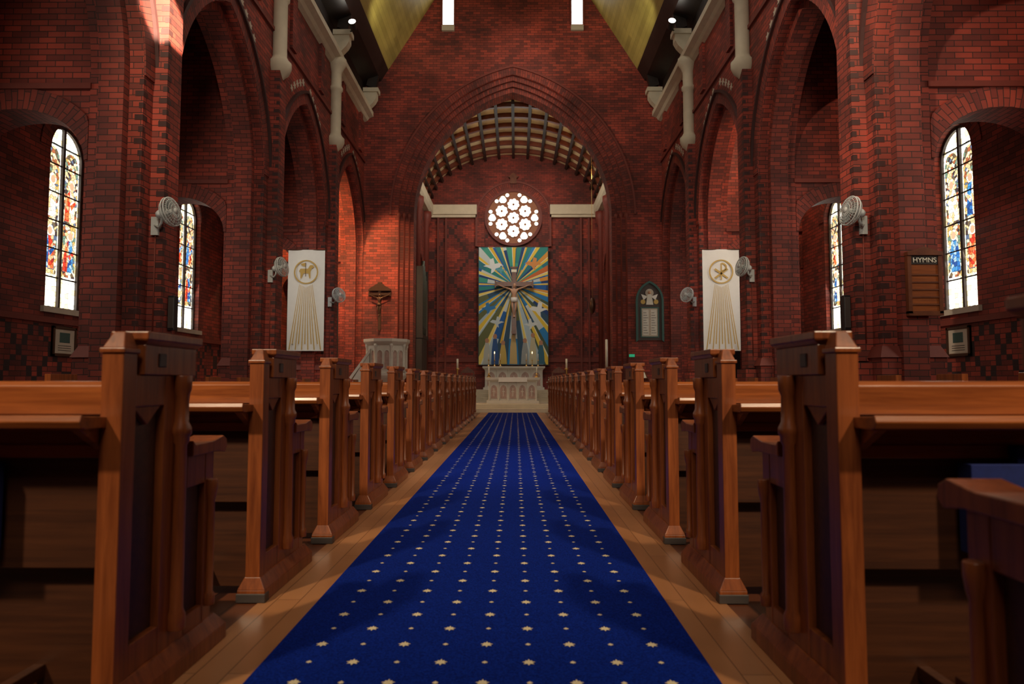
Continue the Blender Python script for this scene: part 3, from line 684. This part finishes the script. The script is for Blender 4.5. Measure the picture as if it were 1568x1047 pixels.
p.ext(P,'y',Y-.04,Y-.002,'darkframe'); p.band(P,Q,'y',Y-.10,Y-.002,'verdigris')
p.ext([(cx-.27,2.55),(cx+.27,2.55),(cx+.27,3.5),(cx-.27,3.5)],'y',Y-.05,Y-.035,'sill')
p.band([(cx-.27,2.55),(cx+.27,2.55),(cx+.27,3.5),(cx-.27,3.5)],[(cx-.31,2.51),(cx+.31,2.51),(cx+.31,3.54),(cx-.31,3.54)],'y',Y-.06,Y-.03,'verdigris',closed=True)
for s_ in (-1,1): p.box(cx+s_*.135-.1,cx+s_*.135+.1,Y-.058,Y-.048,2.6,3.45,'white_stone')
for r in range(9):
    for s_ in (-1,1): p.box(cx+s_*.135-.08,cx+s_*.135+.08-.03*(r%3),Y-.062,Y-.056,2.66+r*.085,2.675+r*.085,'iron')
p.ext(circ(cx,4.02,.14,20),'y',Y-.06,Y-.03,'sill'); p.ext([(cx-.12,3.62),(cx+.12,3.62),(cx+.07,3.95),(cx,4.0),(cx-.07,3.95)],'y',Y-.075,Y-.03,'white_stone'); p.ball((cx,Y-.07,4.03),.055,'flesh',10)
for s_ in (-1,1):
    p.ext(circ(cx+s_*.22,3.72,.08,14),'y',Y-.055,Y-.03,'goldcloth'); p.ext([(cx+s_*.05,3.9),(cx+s_*.28,3.98),(cx+s_*.20,3.78)],'y',Y-.06,Y-.03,'petal')
p.obj('memorial_plaque')
b=MB(); b.box(3.92,4.10,YC-.06,YC-.001,1.86,1.95,'sign'); b.obj('exit_sign')
# ------------------------------------------------------------------ banners
def banner(sg):
    e=MB(); cx=sg*5.5; Y=18.1
    if sg>0: cx=5.58
    x0,x1=cx-.49,cx+.49; z0,z1=1.84,4.55; n=14
    rows=[]
    for i in range(n+1):
        t=i/n; rows.append((x0+(x1-x0)*t,Y+.012*math.sin(t*9)))
    A=[e.V((x,yy,z0)) for x,yy in rows];B=[e.V((x,yy,z1)) for x,yy in rows]
    A2=[e.V((x,yy+.01,z0)) for x,yy in rows];B2=[e.V((x,yy+.01,z1)) for x,yy in rows]
    for i in range(n): e.F([A[i],A[i+1],B[i+1],B[i]],'cloth',sm=True); e.F([A2[i+1],A2[i],B2[i],B2[i+1]],'cloth',sm=True)
    F=Y-.022; cz_=3.95
    e.band(circ(cx,cz_,.29,36),circ(cx,cz_,.325,36),'y',F,F+.006,'goldcloth',closed=True)
    for k in range(11):
        t=-1+2*k/10; xa=cx+t*.17; xb=cx+t*.42; zt=3.55+.09*abs(t)-.02
        e.F([e.V((xa-.005,F,zt)),e.V((xa+.005,F,zt)),e.V((xb+.015,F,z0+.03+(k%2)*.15)),e.V((xb-.015,F,z0+.03+(k%2)*.15))],'goldcloth')
    if sg<0:
        body=[(-.19,.02),(-.15,.09),(.05,.09),(.10,.18),(.17,.19),(.22,.13),(.15,.09),(.12,.0),(.12,-.17),(.09,-.17),(.06,-.04),(-.07,-.04),(-.12,-.17),(-.15,-.17),(-.15,-.02)]
        e.F([e.V((cx+x,F-.002,cz_+z)) for x,z in body],'goldcloth')
        e.box(cx-.02,cx-.006,F-.006,F-.002,cz_-.12,cz_+.25,'bronze'); e.F([e.V((cx-.02,F-.004,cz_+.25)),e.V((cx-.15,F-.004,cz_+.22)),e.V((cx-.11,F-.004,cz_+.17)),e.V((cx-.02,F-.004,cz_+.14))],'goldcloth')
    else:
        e.box(cx-.018,cx+.018,F-.006,F-.002,cz_-.22,cz_+.22,'goldcloth')
        e.band([(cx+.015,cz_+.03+.0)]+[(cx+.015+.10*math.sin(math.pi*i/10),cz_+.12-.08*math.cos(math.pi*i/10)) for i in range(11)],[(cx+.015,cz_-.01)]+[(cx+.015+.14*math.sin(math.pi*i/10),cz_+.12-.12*math.cos(math.pi*i/10)) for i in range(11)],'y',F-.006,F-.002,'goldcloth')
        for s_ in (-1,1): e.ext([(cx-s_*.19,cz_-.16),(cx-s_*.15,cz_-.19),(cx+s_*.19,cz_+.06),(cx+s_*.15,cz_+.09)],'y',F-.006,F-.002,'goldcloth')
    e.tube([(x0-.06,Y+.01,z1+.0),(x1+.06,Y+.01,z1+.0)],.014,'bronze',8)
    e.tube([(cx,Y+.01,z1),(cx,Y+.12,z1+.06)],.012,'black',6)
    e.obj('processional_banner')
banner(-1); banner(1)
# ------------------------------------------------------------------ wall fans
def fan(x,y,z,sg,yaw,wally,pitch=-10):
    e=MB()
    base=Matrix.Translation((x,y,z))@Matrix.Rotation(math.radians(yaw),4,'Z')@Matrix.Rotation(math.radians(90+pitch),4,'X')
    e.M=base
    R=.20
    for r_,zz in ((R,0),(R,.04)):
        e.tube([(r_*math.cos(2*math.pi*k/32),r_*math.sin(2*math.pi*k/32),zz) for k in range(32)],.010,'white',6,closed=True)
    for r_,zz in ((.05,.085),(.09,.085),(.13,.08),(.17,.065)):
        e.tube([(r_*math.cos(2*math.pi*k/24),r_*math.sin(2*math.pi*k/24),zz) for k in range(24)],.004,'white',5,closed=True)
        e.tube([(r_*math.cos(2*math.pi*k/24),r_*math.sin(2*math.pi*k/24),.02-zz) for k in range(24)],.004,'white',5,closed=True)
    for k in range(30):
        a=2*math.pi*k/30; ca,sa=math.cos(a),math.sin(a)
        e.tube([(R*ca,R*sa,.04),(.16*ca,.16*sa,.07),(.08*ca,.08*sa,.085),(.025*ca,.025*sa,.09)],.003,'white',4)
        e.tube([(R*ca,R*sa,0),(.16*ca,.16*sa,-.035),(.08*ca,.08*sa,-.055),(.025*ca,.025*sa,-.06)],.003,'white',4)
    e.lathe([(.001,.10),(.042,.097),(.042,.085)],(0,0,0),'white',14)
    e.lathe([(.03,.05),(.04,.0),(.06,-.06),(.065,-.15),(.045,-.19),(.01,-.20)],(0,0,0),'white',16)
    for k in range(3):
        a=2*math.pi*k/3; pts=[]
        for (r_,t,zz) in ((.025,-.3,.02),(.10,-.6,.04),(.17,-.5,.045),(.18,.1,.02),(.12,.5,-.01),(.025,.3,0)):
            pts.append(e.V((r_*math.cos(a+t),r_*math.sin(a+t),zz+.01)))
        e.F(pts,'greyblade')
    bk=base@Vector((0,0,-.12))
    e.M=Matrix()
    wx=sg*(NX-.10)
    e.tube([bk,(bk.x,bk.y,bk.z-.12),(bk.x+sg*.05,y+.05,z-.2),(wx,wally-.03,z-.16)],.018,'white',8)
    e.box(wx-.05,wx+.05,wally-.045,wally,z-.30,z-.04,'white')
    e.tube([(wx,wally-.012,z-.30),(wx,wally-.012,1.55)],.010,'mould',6)
    e.obj('wall_fan')
for i in (3,4,5):
    wy=PK[i]+PD/2-.20; yw={3:82,4:76,5:52}[i]
    fan(-4.74,wy-.14,3.38,-1,yw,wy); fan(4.78,wy-.14,3.38,1,-yw,wy)
# ------------------------------------------------------------------ hymn board, notices, speaker
h=MB(); x0,x1,z0,z1=5.38,5.78,1.95,2.70; Y=9.155
h.box(x0,x1,Y-.05,Y-.001,z0,z1,'pewx'); h.box(x0-.035,x1+.035,Y-.09,Y-.001,z1,z1+.05,'crosswood'); h.ext([(x0-.02,z1+.05),(x1+.02,z1+.05),(5.58,z1+.12)],'y',Y-.07,Y-.001,'crosswood')
h.box(x0-.03,x0+.02,Y-.07,Y-.001,z0-.03,z1,'crosswood'); h.box(x1-.02,x1+.03,Y-.07,Y-.001,z0-.03,z1,'crosswood'); h.box(x0-.03,x1+.03,Y-.07,Y-.001,z0-.06,z0,'crosswood')
h.box(x0+.02,x1-.02,Y-.062,Y-.05,z1-.12,z1-.005,'darkwood')
for k in range(5): h.box(x0+.02,x1-.02,Y-.065,Y-.05,z0+.08+k*.10,z0+.1+k*.10,'crosswood')
hb=h.obj('hymn_board')
tx=bpy.data.curves.new('hymns_lettering','FONT'); tx.body='HYMNS'; tx.size=.095; tx.extrude=.003; tx.align_x='CENTER'; tx.materials.append(M['candle'])
to=bpy.data.objects.new('hymns_lettering',tx); S.collection.objects.link(to); to.parent=hb; to.location=(5.58,Y-.066,z1-.095); to.rotation_euler=(math.pi/2,0,0)
def notice(y,z,w,hh,sg):
    n=MB(); X=sg*OX
    n.box(*sorted((X,X-sg*.03)),y-w/2,y+w/2,z-hh/2,z+hh/2,'crosswood'); n.box(*sorted((X-sg*.028,X-sg*.034)),y-w/2+.05,y+w/2-.05,z-hh/2+.05,z+hh/2-.05,'sill')
    for e_ in (-w/2,w/2-.04): n.box(*sorted((X,X-sg*.05)),y+e_,y+e_+.04,z-hh/2,z+hh/2,'bronze')
    for e_ in (-hh/2,hh/2-.04): n.box(*sorted((X,X-sg*.05)),y-w/2,y+w/2,z+e_,z+e_+.04,'bronze')
    n.box(*sorted((X-sg*.034,X-sg*.038)),y-w*.22,y+w*.22,z-.02,z+hh*.3,'verdigris')
    for k in range(3): n.box(*sorted((X-sg*.034,X-sg*.037)),y-w*.28,y+w*.28,z-.16+k*.04,z-.15+k*.04,'black')
    n.obj('framed_notice',bevel=.003)
for yc in (12.0,16.5): notice(yc,1.72,.62,.52,-1); notice(yc,1.72,.62,.52,1)
for sg in (-1,1):
    s=MB(); X=sg*(NX-.25); y=PK[3]+PD/2+.05
    s.box(*sorted((X-.045,X+.045)),y-.06,y+.06,1.75,2.25,'black'); s.box(*sorted((X-.04,X+.04)),y-.07,y-.06,1.78,2.22,'iron'); s.obj('loudspeaker',bevel=.006)
# ------------------------------------------------------------------ pews
X0=1.06; L=3.35
def pew_mesh(sg,name):
    p=MB(); p.M=Matrix.Diagonal((sg,1,1,1))@Matrix.Translation((X0,0,0))
    p.box(0,.066,0,.075,.05,1.085,'pew'); p.box(-.006,.072,-.006,.081,1.085,1.10,'pew'); p.frus((0,.066,0,.075),(.016,.050,.03,.07),1.10,1.15,'pew')
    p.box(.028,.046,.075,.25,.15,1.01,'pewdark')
    p.box(.004,.062,.075,.25,.05,.20,'pew'); p.box(.002,.064,.25,.42,.05,1.02,'pew')
    p.box(.004,.062,.075,.26,.92,1.02,'pew')
    p.ext([(.075,.92),(.10,.905),(.163,.86),(.225,.905),(.25,.92)],'x',.012,.054,'pew')
    p.box(-.010,.076,.10,.44,1.02,1.115,'pew'); p.frus((-.010,.076,.10,.44),(-.026,.092,.085,.455),1.115,1.13,'pew'); p.box(-.026,.092,.085,.455,1.13,1.155,'pew')
    p.ext([(.42,.90),(.44,1.02),(.42,1.02)],'x',.002,.064,'pew')
    p.ext([(.18,1.045),(.225,1.045),(.225,1.09),(.18,1.09)],'x',-.015,-.009,'iron')
    p.lathe([(.030,.16),(.030,.21),(.022,.23),(.020,.78),(.028,.795),(.028,.81),(.034,.82),(.034,.84),(.024,.86),(.022,.95),(.030,.97),(.032,1.02)],(-.014,.335,0),'pew',14)
    p.box(.024,.044,.42,.57,.15,.68,'pewdark'); p.box(.002,.064,.42,.57,.05,.17,'pew'); p.box(.002,.064,.42,.57,.62,.735,'pew'); p.box(0,.066,.56,.63,.05,.735,'pew')
    p.lathe([(.020,.16),(.020,.2),(.013,.21),(.013,.55),(.018,.57),(.022,.6),(.022,.63)],(-.010,.595,0),'pew',12)
    p.ext([(.40,.735),(.60,.735),(.665,.725),(.685,.745),(.68,.775),(.65,.79),(.56,.775),(.42,.775),(.40,.79)],'x',-.028,.094,'pew')
    p.box(-.030,.096,-.015,.71,.0,.055,'pew'); p.frus((-.030,.096,-.015,.71),(-.002,.068,.0,.66),.055,.11,'pew')
    p.box(-.034,.10,-.020,.035,0,.04,'iron')
    p.ext([(0,0),(.66,0),(.66,.06),(.62,.10),(.62,.76),(.42,.78),(.40,1.08),(0,1.08)],'x',L-.03,L+.03,'pew')
    a0,a1=.066,L-.03
    p.ext([(.018,.90),(.018,.985),(.032,1.0),(.075,1.0),(.085,.985),(.085,.90)],'x',a0,a1,'pewx')
    p.ext([(.040,.78),(.062,.78),(.062,.90),(.040,.90)],'x',a0,a1,'pewx')
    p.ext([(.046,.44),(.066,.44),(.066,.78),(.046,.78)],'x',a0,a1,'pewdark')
    p.ext([(.026,.77),(.04,.77),(.04,.81),(.026,.81)],'x',a0,a1,'pewx')
    p.ext([(-.115,.868),(-.10,.862),(.03,.862),(.03,.893),(-.10,.900),(-.118,.905),(-.125,.885)],'x',a0-.02,a1,'pewx')
    for xx in (a0,a0+1.1,a0+2.2,a1-.03): p.ext([(-.10,.865),(.035,.865),(.035,.79),(.0,.81)],'x',xx,xx+.028,'pewx')
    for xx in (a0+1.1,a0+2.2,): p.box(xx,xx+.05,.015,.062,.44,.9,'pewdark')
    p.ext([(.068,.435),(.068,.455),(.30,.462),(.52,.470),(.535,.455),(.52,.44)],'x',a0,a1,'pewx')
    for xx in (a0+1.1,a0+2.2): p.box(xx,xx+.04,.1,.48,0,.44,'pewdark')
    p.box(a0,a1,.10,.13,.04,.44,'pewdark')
    p.box(a0,a1,.44,.47,.38,.44,'pewx')
    p.box(a0+.12,a1-.05,-.36,-.17,.16,.185,'pewx'); p.box(a0+.14,a1-.07,-.355,-.175,.185,.225,'pewdark')
    for xx in (a0+.2,a0+1.6,a1-.15): p.box(xx,xx+.035,-.34,-.19,0,.16,'pewx'); p.box(xx,xx+.035,-.19,.10,.10,.14,'pewdark')
    for xx in (.36,1.25,2.1):
        p.box(xx,xx+.34,-.04,.024,.50,.76,'bluefab'); p.box(xx+.15,xx+.19,-.02,.020,.76,.81,'bluefab')
    for xx,hh,cc in ((.95,.03,(.2,.02,.02)),(1.9,.035,(.02,.03,.12)),(2.6,.03,(.2,.02,.02))):
        p.box(xx,xx+.11,-.10,.01,.9,.9+hh,'paint',col=cc)
    return p.mesh(name)
for sg in (-1,1):
    me=pew_mesh(sg,'pew_mesh')
    for k in range(-2,16):
        y=2.03+1.135*k-(.06 if k<0 else 0)
        if y>20.2: break
        o=bpy.data.objects.new('church_pew',me); S.collection.objects.link(o); o.location=(0,y,.0045); addbev(o,.004)
# ------------------------------------------------------------------ lights
def area(name,loc,target,size,power,col=(1,1,1),sy=None,spread=None):
    l=bpy.data.lights.new(name,'AREA'); l.size=size; l.energy=power; l.color=col
    if sy: l.shape='RECTANGLE'; l.size_y=sy
    if spread: l.spread=math.radians(spread)
    o=bpy.data.objects.new(name,l); S.collection.objects.link(o); o.location=loc
    d=Vector(target)-Vector(loc); o.rotation_euler=d.to_track_quat('-Z','Y').to_euler(); return o
def spot(name,loc,target,power,ang,col=(1,1,1),blend=.4,r=.15):
    l=bpy.data.lights.new(name,'SPOT'); l.energy=power; l.color=col; l.spot_size=math.radians(ang); l.spot_blend=blend; l.shadow_soft_size=r
    o=bpy.data.objects.new(name,l); S.collection.objects.link(o); o.location=loc
    d=Vector(target)-Vector(loc); o.rotation_euler=d.to_track_quat('-Z','Y').to_euler(); return o
W_=(1,.88,.70)
area('west_fill_light',(0,-3.7,8.5),(0,16,5.5),2.6,300,(1,.90,.74),4,130)  # added fill from behind the camera; the west wall has no window
area('nave_overhead_fill',(0,13,14.5),(0,13,0),2.2,190,(1,.90,.76),9)  # added overhead fill without a fitting, brightens nave and mid carpet
area('chancel_light',(0,25.2,9.3),(0,29.9,4.6),2.2,120,(1,.92,.80),1.0)
area('vault_uplight_left',(-3.0,24.6,8.95),(.3,27.5,10.9),.3,32,(1,.70,.40),1)
area('vault_uplight_right',(3.0,24.6,8.95),(-.3,27.5,10.9),.3,32,(1,.70,.40),1)
for sg in (-1,1):
    for yc in (7.475,12.025,16.575,21.1):
        area('aisle_window_light',(sg*(OX-.1),yc,3.9),(0,yc-.5,1.0),.9,24 if sg<0 else 34,(1,.92,.78),2.6)
area('aisle_lamp_east_left',(-6.6,21.2,7.6),(-6.2,23,4.8),.5,240,(1,.55,.22))
area('aisle_fill_right',(6.6,16.2,7.8),(6.4,18.4,5.5),.5,60,(1,.70,.45))  # added fill without a fitting, brightens the right aisle arch
spot('sunbeam',(3.0,-2.5,10.5),(-5.0,9.6,6.25),190000,3.0,(1,.86,.64),.5,.03)
spot('pier_glow_spot',(-2.5,15,10.8),(-4.3,22.9,4.4),4600,26,(1,.60,.30),.9,.1)  # warm spot added to give the left chancel pier its orange glow
spot('nave_spot_right',(4.3,17.6,11.2),(-1.5,23,11),750,50,W_,.9)
spot('nave_spot_left',(-4.3,17.6,11.2),(2.5,23,11),750,50,W_,.9)
spot('wall_fill_right',(-3.9,4.0,10.5),(6.6,9.3,6.6),4200,45,(1,.80,.60),.8)  # added spot without a fitting, brightens the upper right wall
for sg in (-1,1):
    spot('pew_fill_near',(sg*4.6,-3.2,7.0),(sg*3.0,3.4,.9),2600,46,(1,.80,.54),.9,.25)  # added behind the camera, lights pew backs and keeps aisle faces dark
    spot('pew_fill_far',(sg*4.6,6.0,9.8),(sg*3.2,13.5,.9),1300,44,(1,.80,.54),.9,.25)  # added fill over the far pews, no fitting modelled
    spot('nave_spot_banner',(sg*3.0,12.0,10.6),(sg*5.5,18.1,3.3),900,22,(1,.95,.86),.9,.15)
spot('carpet_fill_spot',(0,7,12.5),(0,8.5,0),2400,26,(1,.95,.90),1.0,.4)  # added narrow fill that brightens the carpet
spot('boards_uplight',(-3.5,19,10.9),(-2.8,21.8,14.3),90,90,(1,.95,.6)); spot('boards_uplight',(3.5,19,10.9),(2.8,21.8,14.3),90,90,(1,.95,.6))
wd=bpy.data.worlds.new('world'); S.world=wd; wd.use_nodes=True; wd.node_tree.nodes['Background'].inputs[0].default_value=(.6,.7,.85,1); wd.node_tree.nodes['Background'].inputs[1].default_value=.6
# ------------------------------------------------------------------ camera
cd=bpy.data.cameras.new('camera'); cam=bpy.data.objects.new('camera',cd); S.collection.objects.link(cam)
cd.sensor_width=36; cd.lens=24; cam.location=(.11,0,1.0); cam.rotation_euler=(math.radians(93.4),0,math.radians(.33))
cd.dof.use_dof=True; cd.dof.focus_distance=8; cd.dof.aperture_fstop=2.8; cd.clip_end=200
S.camera=cam
